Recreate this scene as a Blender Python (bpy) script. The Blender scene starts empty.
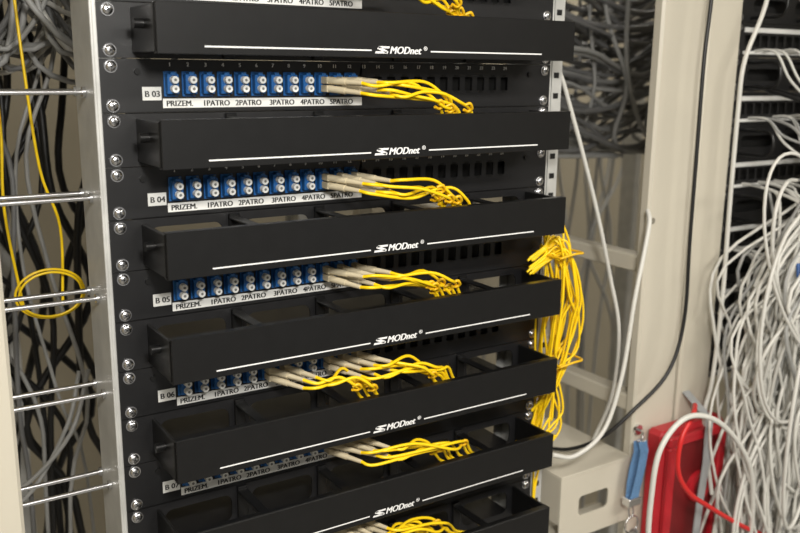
import bpy, math, random
from mathutils import Vector, Matrix
random.seed(7)
U=.04445
ZB=1.55
S=bpy.context.scene
# ---------------------------------------------------------------- materials
MATS={}
def mk(name,col,rough=.5,metal=0,noise=.0,nscale=60,bump=0,bscale=200,coat=0):
    m=bpy.data.materials.new(name);m.use_nodes=True;nt=m.node_tree
    b=nt.nodes['Principled BSDF']
    b.inputs['Base Color'].default_value=(*col,1);b.inputs['Roughness'].default_value=rough
    b.inputs['Metallic'].default_value=metal
    if coat: b.inputs['Coat Weight'].default_value=coat
    tc=nt.nodes.new('ShaderNodeTexCoord')
    if noise:
        n=nt.nodes.new('ShaderNodeTexNoise');n.inputs['Scale'].default_value=nscale;n.inputs['Detail'].default_value=4
        r=nt.nodes.new('ShaderNodeValToRGB')
        r.color_ramp.elements[0].position=.3;r.color_ramp.elements[1].position=.7
        r.color_ramp.elements[0].color=(*[max(0,c*(1-noise)) for c in col],1)
        r.color_ramp.elements[1].color=(*[min(1,c*(1+noise)) for c in col],1)
        nt.links.new(tc.outputs['Object'],n.inputs['Vector']);nt.links.new(n.outputs[0],r.inputs[0])
        nt.links.new(r.outputs[0],b.inputs['Base Color'])
    if bump:
        n2=nt.nodes.new('ShaderNodeTexNoise');n2.inputs['Scale'].default_value=bscale
        bp=nt.nodes.new('ShaderNodeBump');bp.inputs['Strength'].default_value=bump;bp.inputs['Distance'].default_value=.001
        nt.links.new(tc.outputs['Object'],n2.inputs['Vector']);nt.links.new(n2.outputs[0],bp.inputs['Height'])
        nt.links.new(bp.outputs[0],b.inputs['Normal'])
    MATS[name]=m
mk('black_powder',(.0050,.0050,.0053),.33,0,.15,90,.06,900)
mk('black_panel',(.008,.008,.009),.42,0,.15,90,.06,900)
mk('port_black',(.001,.001,.001),.6)
mk('adapter_blue',(.016,.12,.37),.4,0,.1,300)
mk('cap_white',(.80,.80,.78),.4)
mk('cap_hole',(.18,.18,.17),.6)
mk('label_white',(.72,.72,.70),.55,0,.03,80)
mk('ink',(.01,.01,.01),.6)
mk('print_white',(.78,.78,.78),.5)
mk('chrome',(.72,.72,.74),.22,1)
mk('cross',(.05,.05,.05),.6)
mk('galv',(.60,.60,.58),.45,.35,.1,35,.1,400)
mk('cream',(.58,.54,.45),.45,0,.03,8,.05,500)
mk('cream_dark',(.22,.20,.16),.6)
mk('fiber_yellow',(.92,.62,.008),.35)
mk('fiber_orange',(.82,.48,.01),.4)
mk('boot_beige',(.60,.52,.36),.5)
mk('cable_white',(.64,.63,.59),.45,0,.06,10)
mk('cable_grey',(.34,.34,.33),.5,0,.1,10)
mk('cable_dgrey',(.17,.17,.17),.5,0,.1,10)
mk('cable_black',(.012,.012,.012),.4)
mk('cable_red',(.62,.02,.02),.4)
mk('cable_blue',(.04,.12,.35),.45)
mk('red_plastic',(.46,.016,.025),.35,0,.08,20)
mk('red_dark',(.16,.008,.01),.5)
mk('strap_blue',(.11,.23,.42),.8,0,.15,300,.3,600)
mk('strap_grey',(.35,.36,.37),.6)
mk('wall_paint',(.37,.33,.25),.8,0,.05,3,.1,60)
mk('floor_pvc',(.28,.27,.25),.5,0,.15,6)
mk('ceiling_paint',(.8,.79,.76),.9,0,.03,4)
mk('lamp_body',(.8,.8,.8),.4)
e=bpy.data.materials.new('lamp_diffuser');e.use_nodes=True
e.node_tree.nodes['Principled BSDF'].inputs['Emission Color'].default_value=(1,.96,.88,1)
e.node_tree.nodes['Principled BSDF'].inputs['Emission Strength'].default_value=3
MATS['lamp_diffuser']=e
# ---------------------------------------------------------------- builder
_tc={}
def textmesh(s,size,shear=0,off=0,align='LEFT',space=1.0):
    k=(s,shear,off,align,space)
    if k not in _tc:
        cu=bpy.data.curves.new('tmp','FONT');cu.body=s;cu.size=1;cu.shear=shear;cu.offset=off;cu.align_x=align;cu.space_character=space
        cu.resolution_u=3
        ob=bpy.data.objects.new('tmp',cu);S.collection.objects.link(ob)
        dg=bpy.context.evaluated_depsgraph_get();me=bpy.data.meshes.new_from_object(ob.evaluated_get(dg))
        _tc[k]=([tuple(v.co) for v in me.vertices],[tuple(p.vertices) for p in me.polygons])
        bpy.data.objects.remove(ob);bpy.data.curves.remove(cu);bpy.data.meshes.remove(me)
    return _tc[k]
class B:
    def __init__(s,name,origin=(0,0,0)):
        s.n=name;s.v=[];s.f=[];s.m=[];s.s=[];s.mn=[];s.o=Vector(origin)
    def mi(s,m):
        if m not in s.mn:s.mn.append(m)
        return s.mn.index(m)
    def add(s,v,f,m,smooth=False):
        k=len(s.v);s.v+=[tuple(x) for x in v];i=s.mi(m)
        for q in f:s.f.append([a+k for a in q]);s.m.append(i);s.s.append(smooth)
    def box(s,x0,x1,y0,y1,z0,z1,m,bv=0,M=None):
        if bv:
            # chamfered box
            P=[];F=[]
            c=[(x0,x1),(y0,y1),(z0,z1)]
            idx={}
            for sx in (0,1):
                for sy in (0,1):
                    for sz in (0,1):
                        co=[c[0][sx],c[1][sy],c[2][sz]];sg=[1-2*sx,1-2*sy,1-2*sz]
                        for ax in range(3):
                            q=list(co)
                            for a in range(3):
                                if a!=ax:q[a]+=sg[a]*bv
                            idx[(sx,sy,sz,ax)]=len(P);P.append(q)
            for ax in range(3):
                a,b=[k for k in range(3) if k!=ax]
                for sd in (0,1):
                    L=[]
                    for u,w in ((0,0),(1,0),(1,1),(0,1)):
                        t=[0,0,0];t[ax]=sd;t[a]=u;t[b]=w;L.append(idx[(*t,ax)])
                    if (sd==0)!=(ax==1):L=L[::-1]
                    F.append(L)
            for ax in range(3):
                a,b=[k for k in range(3) if k!=ax]
                for u in (0,1):
                    for w in (0,1):
                        t0=[0,0,0];t0[a]=u;t0[b]=w;t1=list(t0);t1[ax]=1
                        F.append([idx[(*t0,a)],idx[(*t1,a)],idx[(*t1,b)],idx[(*t0,b)]])
            for sx in (0,1):
                for sy in (0,1):
                    for sz in (0,1):F.append([idx[(sx,sy,sz,k)] for k in range(3)])
            v=P;f=F
        else:
            v=[(x0,y0,z0),(x1,y0,z0),(x1,y1,z0),(x0,y1,z0),(x0,y0,z1),(x1,y0,z1),(x1,y1,z1),(x0,y1,z1)]
            f=[(0,3,2,1),(4,5,6,7),(0,1,5,4),(1,2,6,5),(2,3,7,6),(3,0,4,7)]
        if M is not None:v=[M@Vector(q) for q in v]
        s.add(v,f,m)
    def cyl(s,p0,p1,r0,m,r1=None,seg=12,smooth=True,cap=True):
        p0=Vector(p0);p1=Vector(p1);d=(p1-p0).normalized();r1=r0 if r1 is None else r1
        a=d.orthogonal().normalized();b=d.cross(a)
        v=[];
        for p,r in((p0,r0),(p1,r1)):
            for i in range(seg):
                t=2*math.pi*i/seg;v.append(p+a*r*math.cos(t)+b*r*math.sin(t))
        s.add(v,[(i,(i+1)%seg,seg+(i+1)%seg,seg+i) for i in range(seg)],m,smooth)
        if cap:
            s.add(v[:seg],[tuple(range(seg))[::-1]],m);s.add(v[seg:],[tuple(range(seg))],m)
    def tube(s,pts,r,m,seg=8,sub=6):
        P=[Vector(p) for p in pts]
        if len(P)>2:
            Q=[P[0]*2-P[1]]+P+[P[-1]*2-P[-2]];C=[]
            for i in range(1,len(Q)-2):
                a,b,c,d=Q[i-1:i+3]
                for k in range(sub):
                    t=k/sub;C.append(.5*((2*b)+(c-a)*t+(2*a-5*b+4*c-d)*t*t+(3*b-a-3*c+d)*t**3))
            C.append(P[-1]);P=C
        n=len(P);T=[(P[min(i+1,n-1)]-P[max(i-1,0)]).normalized() for i in range(n)]
        a=T[0].orthogonal().normalized();v=[]
        for i in range(n):
            a=(a-T[i]*a.dot(T[i]));a=a.normalized() if a.length>1e-6 else T[i].orthogonal().normalized();b=T[i].cross(a)
            for k in range(seg):
                t=2*math.pi*k/seg;v.append(P[i]+a*r*math.cos(t)+b*r*math.sin(t))
        f=[(i*seg+k,i*seg+(k+1)%seg,(i+1)*seg+(k+1)%seg,(i+1)*seg+k) for i in range(n-1) for k in range(seg)]
        s.add(v,f,m,True)
        s.add(v[:seg],[tuple(range(seg))[::-1]],m);s.add(v[-seg:],[tuple(range(seg))],m)
    def ribbon(s,pts,w,t,m):
        P=[Vector(p) for p in pts]
        for a,c in zip(P,P[1:]):
            v=[(a[0]-w,a[1],a[2]),(a[0]+w,a[1],a[2]),(c[0]+w,c[1],c[2]),(c[0]-w,c[1],c[2])]
            v+=[(p[0],p[1]+t,p[2]) for p in v];s.add(v,[(0,1,2,3)[::-1],(4,5,6,7),(0,4,5,1),(1,5,6,2),(3,2,6,7),(0,3,7,4)],m)
    def text(s,t,x,y,z,size,m,shear=0,off=0,align='LEFT',space=1.0,bold=0):
        v,f=textmesh(t,size,shear,off,align,space)
        for k in range(3 if bold else 1):
            s.add([(x+a*size+bold*k,y-.00002*k,z+b*size) for a,b,c in v],f,m)
    def plate(s,x0,x1,z0,z1,y0,y1,holes,m,rad=0,k=4):
        """vertical sheet (front at y0) with rounded rectangular holes (hx0,hx1,hz0,hz1)"""
        hs=sorted(holes);xs=[x0]
        for i in range(len(hs)-1):xs.append((hs[i][1]+hs[i+1][0])/2)
        xs.append(x1)
        if not hs:s.box(x0,x1,y0,y1,z0,z1,m);return
        for i,h in enumerate(hs):
            X0,X1=xs[i],xs[i+1];rr=max(rad,1e-5)
            inner=[];oc=[]
            for cx,cz,a0,ox,oz in((h[1]-rr,h[3]-rr,0,X1,z1),(h[0]+rr,h[3]-rr,90,X0,z1),(h[0]+rr,h[2]+rr,180,X0,z0),(h[1]-rr,h[2]+rr,270,X1,z0)):
                for j in range(k+1):
                    t=math.radians(a0+90*j/k);inner.append((cx+rr*math.cos(t),cz+rr*math.sin(t)))
                oc.append((ox,oz))
            n=len(inner);v=[];f=[]
            for y in(y0,y1):
                v+=[(a,y,b) for a,b in inner]+[(a,y,b) for a,b in oc]
            N=n+4
            for c in range(4):
                st=c*(k+1)
                for j in range(k):
                    f.append((n+c,st+j+1,st+j)[::-1]);f.append((N+n+c,N+st+j+1,N+st+j))
                a=st+k;b=(st+k+1)%n;d=(c+1)%4
                f.append((n+c,a,b,n+d));f.append((N+n+c,N+n+d,N+b,N+a))
            for j in range(n):f.append((j,(j+1)%n,N+(j+1)%n,N+j))
            for c in range(4):f.append((n+c,n+(c+1)%4,N+n+(c+1)%4,N+n+c))
            s.add(v,f,m)
    def done(s,parent=None):
        me=bpy.data.meshes.new(s.n);me.from_pydata([Vector(v)-s.o for v in s.v],[],s.f)
        for m in s.mn:me.materials.append(MATS[m])
        me.polygons.foreach_set('material_index',s.m);me.polygons.foreach_set('use_smooth',s.s);me.update()
        ob=bpy.data.objects.new(s.n,me);S.collection.objects.link(ob)
        ob.location=s.o+Vector((0,0,ZB if parent is None else 0))
        if parent:ob.parent=parent
        return ob
def screw(b,x,z,y=-.0002,r=.0044):
    b.cyl((x,y,z),(x,y-.0009,z),r+.0010,'chrome',seg=16)
    prof=[(r,-.0009),(r,-.0018),(r*.86,-.0028),(r*.5,-.0034),(0.0003,-.0036)]
    v=[];sg=16
    for rr,yy in prof:
        for i in range(sg):
            t=2*math.pi*i/sg;v.append((x+rr*math.cos(t),y+yy,z+rr*math.sin(t)))
    f=[(j*sg+i,j*sg+(i+1)%sg,(j+1)*sg+(i+1)%sg,(j+1)*sg+i) for j in range(4) for i in range(sg)]
    b.add(v,f,'chrome',True)
    a=random.uniform(0,1.5)
    for q in(0,math.pi/2):
        M=Matrix.Translation((x,y,z))@Matrix.Rotation(a+q,4,'Y')
        b.box(-r*.55,r*.55,-.0038,-.0030,-.0005,.0005,'cross',M=M)
PX=lambda n:.0575+.0157*(n-1)
# ---------------------------------------------------------------- patch panels
def patch_panel(i):
    z0=-2*U*i;b=B('fiber_patch_panel',(.2413,0,z0+U/2))
    zc=z0+.0240
    holes=[(PX(n)-.0048,PX(n)+.0048,zc-.0068,zc+.0068) for n in range(13,25)]
    b.plate(.2445,.4826,z0+.0003,z0+U-.0003,0,.0016,holes,'black_panel',.0006,2)
    b.box(0,.2445,0,.0016,z0+.0003,z0+U-.0003,'black_panel')
    b.box(.0,.4826,-.0004,0,z0+.0003,z0+.0012,'black_powder')
    for n in range(13,25): # small clip notches above & below the opening
        for dz in(-.0079,.0079):b.box(PX(n)-.0026,PX(n)+.0026,-.0002,.0003,zc+dz-.0011,zc+dz+.0011,'port_black')
    b.box(.022,.460,.009,.13,z0+.001,z0+U-.001,'port_black')
    b.box(.020,.022,.0016,.13,z0+.001,z0+U-.001,'black_panel');b.box(.460,.462,.0016,.13,z0+.001,z0+U-.001,'black_panel')
    b.box(.020,.462,.0016,.13,z0+U-.0012,z0+U-.0006,'black_panel');b.box(.020,.462,.0016,.13,z0+.0006,z0+.0012,'black_panel')
    for x in(.00875,.47385):
        for dz in(.00635,.0381):screw(b,x,z0+dz)
    for x in(.030,.4525):b.cyl((x,0,z0+.034),(x,-.002,z0+.034),.0026,'black_powder',seg=14)
    for n in range(1,25):
        b.text(str(n),PX(n),-.0003,z0+.0385,.0046,'print_white',0,.0,'CENTER',bold=.0002)
    for n in range(1,13):
        x=PX(n)
        b.box(x-.0058,x+.0058,-.0016,-.0001,zc-.0105,zc+.0105,'adapter_blue',.0004)
        b.box(x-.0049,x+.0049,-.0085,-.0016,zc-.0082,zc+.0082,'adapter_blue',.0005)
        b.box(x-.0022,x+.0022,-.0096,-.0016,zc+.0070,zc+.0098,'adapter_blue',.0003)
        for dz in(-.0089,.0093):
            b.cyl((x+.004,-.0016,zc+dz),(x+.004,-.0021,zc+dz),.0010,'cap_hole',seg=8)
        for dz in(-.0039,.0035):
            b.box(x-.0035,x+.0035,-.0090,-.0085,zc+dz-.0031,zc+dz+.0031,'adapter_blue')
            if n<10 and not(i==3 and n in(6,7)):
                b.cyl((x,-.0085,zc+dz),(x,-.0145,zc+dz),.0033,'cap_white',.0031,seg=14)
                b.cyl((x,-.0145,zc+dz),(x,-.0147,zc+dz),.0012,'cap_hole',seg=10)
    # labels
    b.box(.0335,.0495,-.0006,-.0001,z0+.0105,z0+.0215,'label_white')
    b.text('B 0%d'%(3+i),.0350,-.0008,z0+.0133,.0072,'ink',bold=.00025)
    b.box(.0505,.2440,-.0006,-.0001,z0+.0040,z0+.0118,'label_white')
    for t,x in(('PRIZEM.',.0530),('1PATRO',.0850),('2PATRO',.1150),('3PATRO',.1475),('4PATRO',.1785),('5PATRO',.2090)):
        b.text(t,x,-.0008,z0+.0055,.0067,'ink',bold=.00028)
    return b.done()
# ---------------------------------------------------------------- cable managers
D=.063
def manager(i):
    z0=-2*U*i-U;b=B('cable_management_panel',(.2413,0,z0+U/2))
    hs=[(.034+.0865*k,.034+.0865*k+.066,z0+.009,z0+.0365) for k in range(5)]
    b.plate(0,.4826,z0+.0003,z0+U-.0003,0,.0016,hs,'black_panel',.008,5)
    b.box(.022,.460,.0016,.012,z0+U-.0018,z0+U-.0004,'black_panel');b.box(.022,.460,.0016,.012,z0+.0004,z0+.0018,'black_panel')
    for x in(.00875,.47385):
        for dz in(.00635,.0381):screw(b,x,z0+dz)
    # D-ring arms
    for k,x in enumerate((.0285,.1100,.1965,.2830,.3695,.4555)):
        w=.0016 if k in(0,5) else .005
        if k in(0,5): # solid side cheeks
            b.box(x-w,x+w,-D+.003,0,z0+.0045,z0+U-.0040,'black_powder',.0006)
            continue
        b.box(x-w,x+w,-D+.004,0,z0+U-.0062,z0+U-.0040,'black_powder',.0006)
        b.box(x-w,x+w,-D+.004,0,z0+.0045,z0+.0067,'black_powder',.0006)
        b.box(x-w,x+w,-D+.0035,-D+.006,z0+.0045,z0+U-.0040,'black_powder',.0006)
        b.box(x-w,x+w,-.004,0,z0+.001,z0+U-.001,'black_powder',.0006)
    # cover with folded lips
    x0,x1=.2413-.214,.2413+.214;c0,c1=z0+.0034,z0+U-.0022
    b.box(x0,x1,-D-.0015,-D,c0,c1,'black_powder',.0004)
    b.box(x0,x1,-D,-D+.007,c1-.0014,c1,'black_powder',.0003)
    b.box(x0,x1,-D,-D+.007,c0,c0+.0014,'black_powder',.0003)
    b.cyl((x0+.002,-D+.030,z0+U*.6),(x0-.008,-D+.030,z0+U*.6),.0040,'black_powder',seg=16)
    b.cyl((x1-.002,-D+.030,z0+U*.6),(x1+.008,-D+.030,z0+U*.6),.0040,'black_powder',seg=16)
    y=-D-.0017
    zl=z0+.0095
    for a,c in((.065,.2165),(.279,.412)):
        b.add([(a,y,zl-.0006),(c,y,zl-.0006),(c,y,zl+.0006),(a,y,zl+.0006)],[(0,1,2,3)],'print_white')
    b.text('MODnet',.2345,y,z0+.0070,.0090,'print_white',.28,.0,bold=.00035)
    b.text('\u00ae',.2712,y,z0+.0102,.0052,'print_white',0,.0,bold=.0001)
    for q in([(.2200,.0070),(.2330,.0070),(.2337,.0088),(.2207,.0088)],[(.2232,.0114),(.2345,.0114),(.2352,.0132),(.2239,.0132)]):
        b.add([(a,y,z0+c) for a,c in q],[tuple(range(len(q)))],'print_white')
    b.add([(.2222,y,z0+.0110),(.2240,y,z0+.0132),(.2330,y,z0+.0092),(.2316,y,z0+.0072)],[(0,3,2,1)],'print_white')
    return b.done()
for i in range(-2,7):
    patch_panel(i);manager(i)
# ---------------------------------------------------------------- fiber patch cords
def cords(i,groups):
    b=B('fiber_patch_cord_bundle',(.25,-.03,-2*U*i))
    zt=-2*U*i;zc=zt+.0240
    for ports,xe,n0 in groups:
        for n in ports:
            for dz in(-.0039,.0035):
                x=PX(n);p=Vector((x,-.0085,zc+dz))
                d=Vector((.50+random.uniform(-.10,.12),-1,random.uniform(-.10,.04)-.03)).normalized()
                M=Matrix.Translation(p)
                b.box(-.0030,.0030,-.012,0,-.0031,.0031,'boot_beige',.0005,M=M)
                b.cyl(p+Vector((0,-.010,0)),p+Vector((0,-.010,0))+d*.019,.0034,'boot_beige',.0032,seg=10)
                s0=p+Vector((0,-.010,0))+d*.018;s1=s0+d*.018
                b.cyl(s0,s1,.0027,'boot_beige',.0020,seg=10)
                e=xe+random.uniform(-.034,.008)
                m1=s1+d*.010+Vector((.006,0,random.uniform(-.002,.002)))
                L=e-m1.x
                yy=random.uniform(-.058,-.034)
                m2=Vector((m1.x+L*random.uniform(.38,.52),yy+random.uniform(-.006,0),zc+random.uniform(-.013,.001)+dz))
                m3=Vector((m1.x+L*.8,yy,zt+random.uniform(.002,.015)))
                m4=Vector((e,-.040,zt+random.uniform(-.004,.004)))
                m5=Vector((e+.015,-.034,zt-.016));m6=Vector((e+.05,-.03,zt-.026+random.uniform(-.003,.003)))
                m7=Vector((.44,-.03,zt-.030+random.uniform(-.004,.004)))
                b.tube([s1-d*.004,s1,m1,m2,m3,m4,m5,m6,m7],.0016,'fiber_yellow',8,6)
                if random.random()<.7:
                    t=m3.lerp(m4,random.random());b.tube([t+Vector((-.005,-.002,.002)),t+Vector((0,-.004,.004)),t+Vector((.005,-.001,-.001)),t+Vector((.002,.002,-.004)),t+Vector((-.004,0,-.002))],.0016,'fiber_orange',6,4)
    return b.done()
cords(-2,[((10,11,12),.335,0)])
cords(-1,[((10,11,12),.335,0)])
cords(0,[((10,11,12),.338,0)])
cords(1,[((10,11,12),.338,0)])
cords(2,[((10,11,12),.336,0)])
cords(3,[((6,7),.226,0),((10,11,12),.332,0)])
cords(4,[((10,11,12),.345,0)])
cords(5,[((10,11,12),.330,0)])
# hanging yellow bundle at the right of the rack
b=B('fiber_slack_bundle',(.49,-.03,-.27))
for k in range(24):
    y=random.uniform(-.048,-.012)
    top=Vector((random.uniform(.466,.482),y,random.uniform(-.160,-.140)))
    bx=random.uniform(.472,.506)
    low=random.choice([-.40,-.36,-.32,-.30])+random.uniform(-.01,.01)
    sx=random.uniform(.455,.465)
    b.tube([(sx-.02,-.03,top.z-.02),(sx,-.032,top.z-.008),top,(bx,y-.005,random.uniform(-.21,-.185)),(bx+random.uniform(-.012,.022),y,random.uniform(-.27,-.22)),
            (random.uniform(.470,.496),y+.005,random.uniform(-.32,-.29)),(random.uniform(.460,.474),-.02,low-.01 if low<-.35 else low-.03)],.0013,'fiber_yellow',7,6)
for zt in(-.178,-.267,-.356):
    for k in range(5):
        z=zt-.022+random.uniform(-.008,.008)
        b.tube([(.43,-.03,z),(.455,-.035,z),(.472+random.uniform(0,.02),-.03,z+random.uniform(-.006,.02)),(.486+random.uniform(-.01,.015),-.03,z+random.uniform(.01,.05)),(.488,-.025,z+random.uniform(.05,.09))],.0013,'fiber_yellow',7,5)
for k in range(3):
    b.tube([(.476,-.022,-.38),(.474+random.uniform(-.006,.006),-.02,-.42),(.470+random.uniform(-.006,.006),-.018,-.46),(.468,-.018,-.60)],.0013,'fiber_yellow',7,4)
for z in(-.160,-.285):
    x=.478 if z>-.2 else .486
    b.tube([(x-.016,-.054,z),(x,-.058,z+.004),(x+.020,-.05,z+.002),(x+.022,-.016,z),(x,-.010,z-.002),(x-.016,-.016,z),(x-.016,-.054,z)],.0014,'fiber_orange',6,5)
b.done()
# ---------------------------------------------------------------- server rack frame
b=B('server_rack_frame',(.2413,.3,-.5))
zt,zb_=.55,-1.50
def upright(b,xs,s):
    for yy in(.0018,.60):
        xa,xb=sorted((xs,xs+s*.0165))
        b.box(xa,xb,yy,yy+.002,zb_,zt,'galv',.0005)
        b.box(min(xs,xs-s*.002),max(xs,xs-s*.002),yy,yy+.062,zb_,zt,'galv',.0005)
        b.box(min(xs,xs+s*.012),max(xs,xs+s*.012),yy+.060,yy+.062,zb_,zt,'galv',.0005)
upright(b,-.003,1);upright(b,.4856,-1)
b.box(.4856,.502,.0018,.0038,zb_,zt,'galv',.0004)
for k in range(-40,40):
    z=k*U/2+.011
    if zb_<z<zt:b.box(.490,.497,.0012,.0019,z-.003,z+.003,'port_black')
for x0,x1 in((-.005,.02),(.462,.4876)):
    for z in(.50,-1.5):b.box(x0,x1,.0045,.66,z,z+.045,'galv',.002)
for y in(.01,.62):
    for z in(.50,-1.5):b.box(-.005,.4876,y,y+.04,z,z+.045,'galv',.002)
b.box(-.06,.545,-.10,.70,-1.55,-1.50,'galv',.004)
b.done()
# wire rungs
for i in range(-3,9):
    z=.0165-.0889*i
    b=B('wire_cable_guide',(-.08,.05,z))
    b.tube([(-.006,.062,z),(-.10,.062,z),(-.150,.062,z),(-.160,.057,z),(-.163,.047,z),(-.160,.036,z),(-.150,.030,z),(-.10,.030,z),(-.006,.030,z)],.0022,'chrome',10,5)
    b.cyl((-.008,.062,z),(-.0055,.062,z),.0045,'chrome');b.cyl((-.008,.030,z),(-.0055,.030,z),.0045,'chrome')
    b.done()
# ---------------------------------------------------------------- cream cabinet frame
b=B('cabinet_frame',(.3,.3,-.5))
b.box(-.19,-.086,-.004,.022,-1.55,.56,'cream',.003)
b.box(-.19,-.182,.022,.75,-1.55,-1.47,'cream',.002)
b.box(.654,.732,-.002,.014,-1.55,.56,'cream',.003)
b.box(.732,.742,.008,.014,-1.55,.56,'cream_dark',.001)
b.box(.738,.801,-.002,.014,-1.55,.56,'cream',.003)
b.box(.793,.801,.014,.060,-1.55,.56,'cream',.002)
b.cyl((.662,-.0022,-.143),(.662,-.0028,-.143),.004,'cream_dark')
for z in(-.212,-.40,.30,-1.2):
    b.box(.658,.682,.014,.75,z,z+.022,'cream',.002)
b.box(-.19,.801,.72,.75,-1.55,-1.50,'cream',.003)
b.box(-.19,.801,-.002,.75,.56,.59,'cream',.003)
for x in(-.19,.66,.77):b.box(x,x+.03,.72,.75,-1.55,.56,'cream',.003)
b.done()
# shelf bracket
b=B('sheet_metal_shelf',(.60,.07,-.5))
b.box(.528,.652,-.006,.150,-.457,-.4545,'cream',.0006)
b.plate(.528,.652,-.545,-.457,-.006,-.004,[(.560,.612,-.515,-.488)],'cream',.006,4)
b.box(.528,.530,-.004,.150,-.520,-.457,'cream',.0006)
b.box(.650,.652,-.004,.150,-.520,-.457,'cream',.0006)
b.box(.528,.652,-.004,.045,-.545,-.543,'cream',.0006)
b.done()
# ---------------------------------------------------------------- individual cables
def cable(name,pts,r,m,o=None):
    b=B(name,pts[0]);b.tube(pts,r,m,10,8);b.done()
cable('white_network_cable',[(.520,.03,.12),(.521,.03,.05),(.535,.03,.016),(.566,.03,-.054),(.599,.03,-.135),(.627,.03,-.215),(.645,.025,-.291),(.645,.03,-.38),(.63,.045,-.450)],.0026,'cable_white')
cable('white_network_cable',[(.645,-.008,-.128),(.636,-.020,-.140),(.625,-.025,-.175),(.608,-.03,-.235),(.596,-.03,-.325),(.571,-.03,-.391),(.525,-.03,-.414),(.487,-.03,-.404)],.0028,'cable_white')
cable('black_power_cable',[(.690,-.04,.30),(.690,-.04,.131),(.686,-.04,.052),(.687,-.04,-.053),(.688,-.04,-.163),(.690,-.04,-.266),(.668,-.04,-.331),(.622,-.03,-.375),(.590,-.01,-.412),(.572,.03,-.440),(.56,.08,-.451)],.0024,'cable_black')
cable('white_network_cable',[(.815,-.03,.25),(.808,-.03,.132),(.775,-.03,.054),(.771,-.03,-.007),(.772,-.03,-.121),(.775,-.03,-.254),(.770,-.03,-.364),(.761,-.03,-.419),(.765,-.05,-.52)],.0028,'cable_white')
cable('thick_white_cable',[(.60,-.10,-.60),(.585,-.10,-.52),(.583,-.10,-.457),(.592,-.10,-.395),(.632,-.10,-.364),(.688,-.10,-.378),(.743,-.10,-.424),(.777,-.10,-.481),(.80,-.09,-.58),(.80,-.07,-.7)],.0034,'cable_white')
cable('red_network_cable',[(.70,-.06,-.375),(.665,-.085,-.372),(.641,-.09,-.397),(.640,-.09,-.437),(.660,-.092,-.470),(.700,-.092,-.500),(.776,-.09,-.550),(.823,-.09,-.576),(.88,-.08,-.60)],.0032,'cable_red')
# ---------------------------------------------------------------- red box
b=B('red_alarm_box',(.72,-.02,-.5))
x0,x1,z0,z1=.678,.804,-.620,-.420
b.box(x0,x1,-.032,-.0025,z0,z1,'red_plastic',.006)
b.box(x0+.006,x1-.006,-.041,-.032,z0+.006,z0+.020,'red_plastic',.002);b.box(x0+.006,x1-.006,-.041,-.032,z1-.020,z1-.006,'red_plastic',.002)
b.box(x0+.006,x0+.020,-.041,-.032,z0+.020,z1-.020,'red_plastic',.002);b.box(x1-.020,x1-.006,-.041,-.032,z0+.020,z1-.020,'red_plastic',.002)
b.box(x0+.021,x1-.021,-.034,-.0315,z0+.021,z1-.021,'red_dark',.0005)
b.cyl((.752,-.034,-.51),(.752,-.040,-.51),.022,'red_plastic',seg=28);b.cyl((.752,-.040,-.51),(.752,-.042,-.51),.012,'red_dark',seg=24)
b.done()
b=B('grey_flat_strap',(.74,-.05,-.5))
b.ribbon([(.752,-.004,-.385),(.752,-.046,-.41),(.748,-.050,-.47),(.742,-.050,-.53),(.738,-.049,-.66)],.0065,.002,'strap_grey')
b.done()
# ---------------------------------------------------------------- lanyard with keys (hangs from its lock hook)
b=B('key_lanyard',(.64,-.02,-.48))
for off,y in((0,-.020),(.005,-.026)):
    b.ribbon([(.650+off*.3,y+.004,-.428),(.647+off,y,-.440),(.641+off*1.6,y,-.462),(.638+off*1.2,y,-.485),(.638+off*.3,y,-.503)],.0075,.0012,'strap_blue')
b.tube([(.645,-.018,-.428),(.650,-.02,-.4275),(.655,-.022,-.428)],.0014,'chrome',8,3)
b.box(.627,.649,-.030,-.016,-.512,-.501,'chrome',.001)
b.tube([(.638+.004*math.sin(t),-.023+.001*math.cos(t),-.521+.009*math.cos(t)) for t in[2*math.pi*k/12 for k in range(13)]],.0013,'chrome',8,3)
b.tube([(.640+.012*math.sin(t),-.024,-.541+.012*math.cos(t)) for t in[2*math.pi*k/16 for k in range(17)]],.0012,'chrome',8,3)
for k,(a,m) in enumerate(((-.35,'chrome'),(.15,'cable_black'),(.5,'chrome'))):
    M=Matrix.Translation((.640,-.024-.003*k,-.548))@Matrix.Rotation(a,4,'Y')
    b.cyl(M@Vector((0,-.001,-.010)),M@Vector((0,.001,-.010)),.010,m,seg=18)
    b.box(-.003,.003,-.001,.001,-.048,-.018,m,M=M)
    for j in range(3):b.box(.003,.005,-.001,.001,-.045+.008*j,-.041+.008*j,m,M=M)
b.cyl((.662,-.0021,-.420),(.662,-.006,-.420),.007,'chrome');b.tube([(.661,-.006,-.420),(.656,-.016,-.417),(.651,-.022,-.421),(.651,-.021,-.428),(.655,-.018,-.430)],.0015,'chrome')
b.done()
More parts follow.
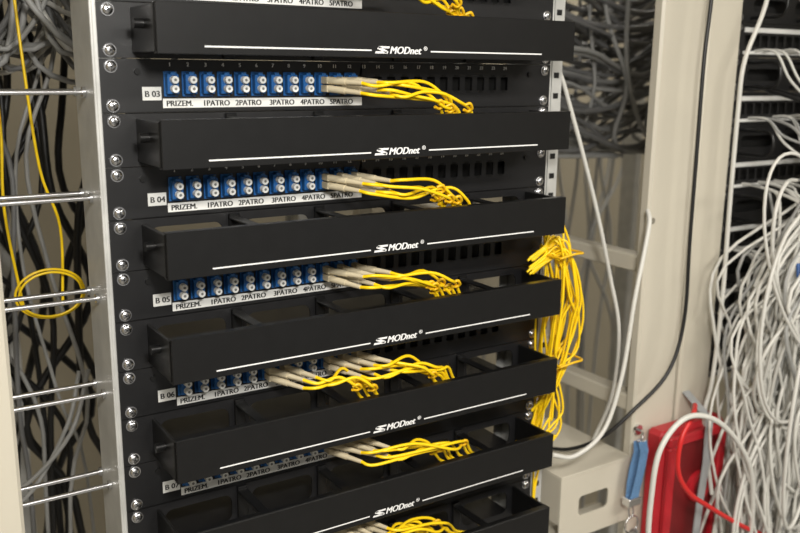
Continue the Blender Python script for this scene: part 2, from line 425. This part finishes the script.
# ---------------------------------------------------------------- neighbouring rack
for k in range(-6,9):
    z0=-.10+U*(k)-.02
    if k%2==0:
        b=B('network_patch_panel',(1.05,.02,z0))
        hs=[(.838+.0178*n,.838+.0178*n+.0135,z0+.014,z0+.029) for n in range(25)]
        b.plate(.815,1.298,z0+.0003,z0+U-.0003,.02,.0216,hs,'black_panel',.0008,2)
        b.box(.835,1.285,.034,.07,z0+.002,z0+U-.002,'port_black')
        b.box(.836,1.285,.0192,.0199,z0+.0325,z0+.0385,'label_white')
        b.box(.836,1.285,.0192,.0199,z0+.0045,z0+.0085,'label_white')
    else:
        b=B('network_cable_manager',(1.05,.02,z0))
        b.plate(.815,1.298,z0+.0003,z0+U-.0003,.02,.0216,[(.85+.09*n,.85+.09*n+.07,z0+.014,z0+.030) for n in range(5)],'black_panel',.007,4)
        b.box(.835,1.285,.034,.07,z0+.002,z0+U-.002,'port_black')
        for n in range(5):
            x=.848+.1*n
            b.tube([(x,.02,z0+.038),(x,-.02,z0+.038),(x,-.03,z0+.030),(x,-.03,z0+.014),(x,-.02,z0+.006),(x,.02,z0+.006)],.0022,'black_powder')
    for dz in(.00635,.0381):screw(b,.824,z0+dz,.0198);screw(b,1.289,z0+dz,.0198)
    b.done()
b=B('neighbour_rack_frame',(1.05,.3,-.5))
for x in(.808,1.284):
    b.box(x,x+.020,.0218,.0238,-1.55,.55,'galv',.0004);b.box(x if x<1 else x+.018,x+.002 if x<1 else x+.020,.0238,.08,-1.55,.55,'galv',.0004)
    b.box(x,x+.020,.60,.64,-1.55,.55,'galv',.002)
    for z in(-1.55,.51):b.box(x,x+.020,.08,.64,z,z+.04,'galv',.002)
for z in(-1.55,.51):b.box(.828,1.284,.60,.64,z,z+.04,'galv',.002)
b.done()
# cable masses
b=B('white_cable_tangle',(.87,-.06,-.4))
R=random.uniform
for k in range(125):
    m=random.choice(['cable_white']*5+['cable_grey'])
    z=random.choice([.155,.066,.066,-.022,-.022,-.111,-.111,-.2,-.2,-.289,-.289])
    lo=7 if z>.1 else 5 if z>0 else 2 if z>-.1 else 0
    x=.838+.0178*random.randint(lo,18)+.0065
    y=R(-.10,-.03);xb=R(.80,1.02) if k%3 else R(.775,.86)
    zz=min(z,-.02)-R(.06,.16) if z>-.05 else z-R(.04,.12);ph=R(0,6.28);am=R(.004,.034);wl=R(.25,.8);bow=R(-.05,.06)
    pts=[(x,.03,z),(x,-.012,z-.002),(x+R(-.010,.010),y*.7,z-.018),(x*.6+xb*.4,y+R(-.02,.02),zz)]
    zc_=zz
    while zc_>-.70:
        zc_-=.10;t=(zz-zc_)/(zz+.70)
        pts.append((xb+am*math.sin(ph+zc_*6.28/wl)+bow*math.sin(3.14*min(1,t)),y+.02*math.cos(ph+zc_*9),zc_))
    pts.append((xb,y,-.95))
    b.tube(pts,R(.0017,.0026),m,7,5)
for k in range(20): # short swoops sagging left-right between ports (upper rows)
    z=random.choice([.155,.066,-.022,-.022]);n=random.randint(1,10);x=.8445+.0178*n
    x2=x+R(.06,.2);d=R(.03,.09)
    b.tube([(x,.03,z),(x,-.01,z-.001),(x+.01,-.03,z-d*.6),((x+x2)/2,-.045,z-d),(x2,-.03,z-d*.5),(x2+.05,-.02,z-.02)],.0018,random.choice(['cable_white','cable_grey']),7,5)
for k in range(46): # free loops
    cx=R(.79,.99);cz=R(-.58,-.16);r1=R(.03,.085);r2=R(.05,.13);y=R(-.13,-.06);a0=R(0,6);tw=R(-.05,.05);q=R(-.4,.4)
    pts=[(cx+r1*math.cos(a0+t*.45)+q*r2*math.sin(a0+t*.45)+.004*t,y+tw*math.sin(t*.45)*.4,cz+r2*math.sin(a0+t*.45)-.004*t) for t in range(0,12)]
    b.tube(pts,R(.0018,.0026),'cable_white',7,3)
b.done()
b=B('blue_patch_cable',(.87,-.12,-.25));b.tube([(.84,-.09,-.20),(.838,-.10,-.225),(.862,-.125,-.232),(.893,-.12,-.215),(.92,-.10,-.225),(.94,-.06,-.27)],.0030,'cable_blue');b.done()
b=B('black_cable_run',(.87,-.1,-.3));
for q in range(2):b.tube([(.875+.02*q,.02,.02),(.86+.03*q,-.10,-.02),(.845+.04*q,-.12,-.15),(.86+.02*q,-.13,-.3),(.875,-.13,-.42),(.90,-.12,-.6)],.0026,'cable_black')
b.done()
# grey trunk between the racks, behind
b=B('grey_cable_trunk',(.9,.38,.05))
for k in range(95):
    m=random.choice(['cable_dgrey']*4+['cable_grey']*3)
    z=R(-.05,.24);y=R(.28,.48)
    b.tube([(.52,y+.1,z+R(.0,.05)),(.66,y,z+R(-.02,.03)),(.80,y+R(-.03,.03),z-R(-.01,.05)),(.95,y,z+R(-.07,.0)),(1.12,y+R(-.03,.03),z+R(-.02,.05)),(1.3,y,z+.06)],R(.003,.0045),m,7,5)
for k in range(12):
    x=R(.70,1.0);y=R(.28,.42)
    b.tube([(x,y,.35),(x+R(-.03,.03),y,.15),(x+R(-.05,.05),y-.02,.02),(x+R(-.02,.1),y,-.08),(x+.2,y,-.10)],R(.003,.004),'cable_grey',7,5)
b.done()
b=B('hanging_dark_cables',(1.1,.88,-.5))
for k in range(18):
    x=R(.95,1.6);y=R(.82,.95)
    b.tube([(x,y,-.02),(x+R(-.05,.05),y,-.2),(x+R(-.08,.08),y,-.4),(x+R(-.08,.08),y,-.7),(x,y,-1.54)],.004,random.choice(['cable_dgrey','cable_black','cable_grey']),7,5)
b.done()
# left, behind the rungs
b=B('grey_cable_coil',(-.02,.3,.1))
for k in range(46):
    y=R(.2,.36);x=R(-.22,.02)
    a=R(-.06,.06)
    b.tube([(x-.05,y,.30),(x+R(-.03,.03),y,.18),(x+.05+a,y,R(.03,.10)),(x+.12+a*.5,y+.02,R(.04,.14)),(x+.16,y+.05,.25)],R(.0025,.0035),random.choice(['cable_grey','cable_grey','cable_white','cable_dgrey']),7,5)
for k in range(9):
    x=R(-.12,.05);y=R(.28,.36)
    b.tube([(x,y,.2),(x+R(-.02,.02),y,.06),(x+R(-.05,.05),y,-.06),(x+R(-.06,.06),y,-.2),(x+R(-.05,.05),y,-.36),(x+R(-.05,.05),y,-.55),(x,y,-1.3)],R(.0022,.003),random.choice(['cable_grey','cable_dgrey']),7,5)
b.done()
b=B('black_cable_coil',(-.02,.4,-.2))
for k in range(18):
    y=R(.38,.52);x=R(-.16,.12);
    b.tube([(x,y,.12),(x+R(-.02,.03),y,0),(x+R(-.06,.06),y-.01,-.12),(x+R(-.08,.08),y,-.26),(x+R(-.08,.08),y,-.42),(x+R(-.03,.05),y,-.62),(x,y,-1.4)],R(.0035,.0055),'cable_black',7,5)
b.done()
b=B('yellow_fiber_loop',(-.02,.16,-.15))
b.tube([(-.055,.18,.20),(-.056,.17,.08),(-.052,.17,-.02),(-.055,.17,-.10),(-.045,.17,-.20)],.0015,'fiber_yellow')
b.tube([(-.03,.18,.13),(-.028,.17,.05),(-.02,.17,-.06),(-.005,.17,-.12),(-.008,.17,-.2)],.0015,'fiber_yellow')
for k in range(2):
    c=(-.020,.16,-.185);r=.030+.003*k
    b.tube([(c[0]+r*math.cos(t*.5),c[1]+.004*k,c[2]+r*.75*math.sin(t*.5)) for t in range(14)],.0013,'fiber_yellow',8,4)
b.done()
b=B('white_hanging_cable',(.0,.25,-.4))
for k in range(2):b.tube([(.03-.01*k,.25,-.30),(.0,.22+.02*k,-.36),(-.05,.24,-.42-.015*k),(-.10,.25,-.44)],.0025,'cable_grey')
b.done()
# ---------------------------------------------------------------- room
def room(name,x0,x1,y0,y1,z0,z1,m):
    b=B(name,((x0+x1)/2,(y0+y1)/2,(z0+z1)/2));b.box(x0,x1,y0,y1,z0,z1,m);return b.done()
room('floor',-1.8,3.2,-3.2,1.3,-1.65,-1.55,'floor_pvc')
room('ceiling',-1.8,3.2,-3.2,1.3,1.05,1.15,'ceiling_paint')
room('wall_back',-1.8,3.2,1.3,1.4,-1.55,1.05,'wall_paint')
room('wall_left',-1.9,-1.8,-3.2,1.3,-1.55,1.05,'wall_paint')
room('wall_right',3.2,3.3,-3.2,1.3,-1.55,1.05,'wall_paint')
room('baseboard_back',-1.8,3.2,1.285,1.2999,-1.55,-1.47,'cream')
for x,y in((-.6,-1.7),(1.1,-1.7),(1.5,.85)):
    b=B('ceiling_light_fixture',(x,y,1.02));b.box(x-.62,x+.62,y-.15,y+.15,.99,1.0499,'lamp_body',.004);b.box(x-.59,x+.59,y-.13,y+.13,.985,.9899,'lamp_diffuser');b.done()
    l=bpy.data.lights.new('fluorescent_light','AREA');l.shape='RECTANGLE';l.size=1.15;l.size_y=.25;l.energy=35 if y<0 else 12;l.color=(1,.95,.86)
    o=bpy.data.objects.new('fluorescent_light',l);S.collection.objects.link(o);o.location=(x,y,.975+ZB)
l=bpy.data.lights.new('camera_flash','AREA');l.size=.10;l.energy=7;l.color=(1,.97,.91)
o=bpy.data.objects.new('camera_flash',l);S.collection.objects.link(o);o.location=(-.10,-.85,.26+ZB)
o.rotation_euler=(Vector((.40,0,-.15))-Vector((-.10,-.85,.26))).to_track_quat('-Z','Y').to_euler()
w=bpy.data.worlds.new('w');S.world=w;w.use_nodes=True;w.node_tree.nodes['Background'].inputs[0].default_value=(.9,.87,.80,1);w.node_tree.nodes['Background'].inputs[1].default_value=.32
# ---------------------------------------------------------------- camera
p=[-0.18825,-0.74286,0.03929,0.57206,0.22176,0.01147,0.88085]
cx,cy,cz,yaw,pit,rol,f=p
F=Vector((math.sin(yaw)*math.cos(pit),math.cos(yaw)*math.cos(pit),-math.sin(pit)))
Rr=Vector((math.cos(yaw),-math.sin(yaw),0));Uv=Rr.cross(F)
c,s=math.cos(rol),math.sin(rol);Rr,Uv=Rr*c+Uv*s,-Rr*s+Uv*c
cam=bpy.data.cameras.new('camera');co=bpy.data.objects.new('camera',cam);S.collection.objects.link(co)
M=Matrix((Rr,Uv,-F)).transposed().to_4x4();M.translation=Vector((cx,cy,cz+ZB));co.matrix_world=M
cam.sensor_width=36;cam.lens=39.64;cam.clip_start=.02
cam.dof.use_dof=True;cam.dof.focus_distance=.82;cam.dof.aperture_fstop=6.0
S.camera=co
S.view_settings.view_transform='Standard'
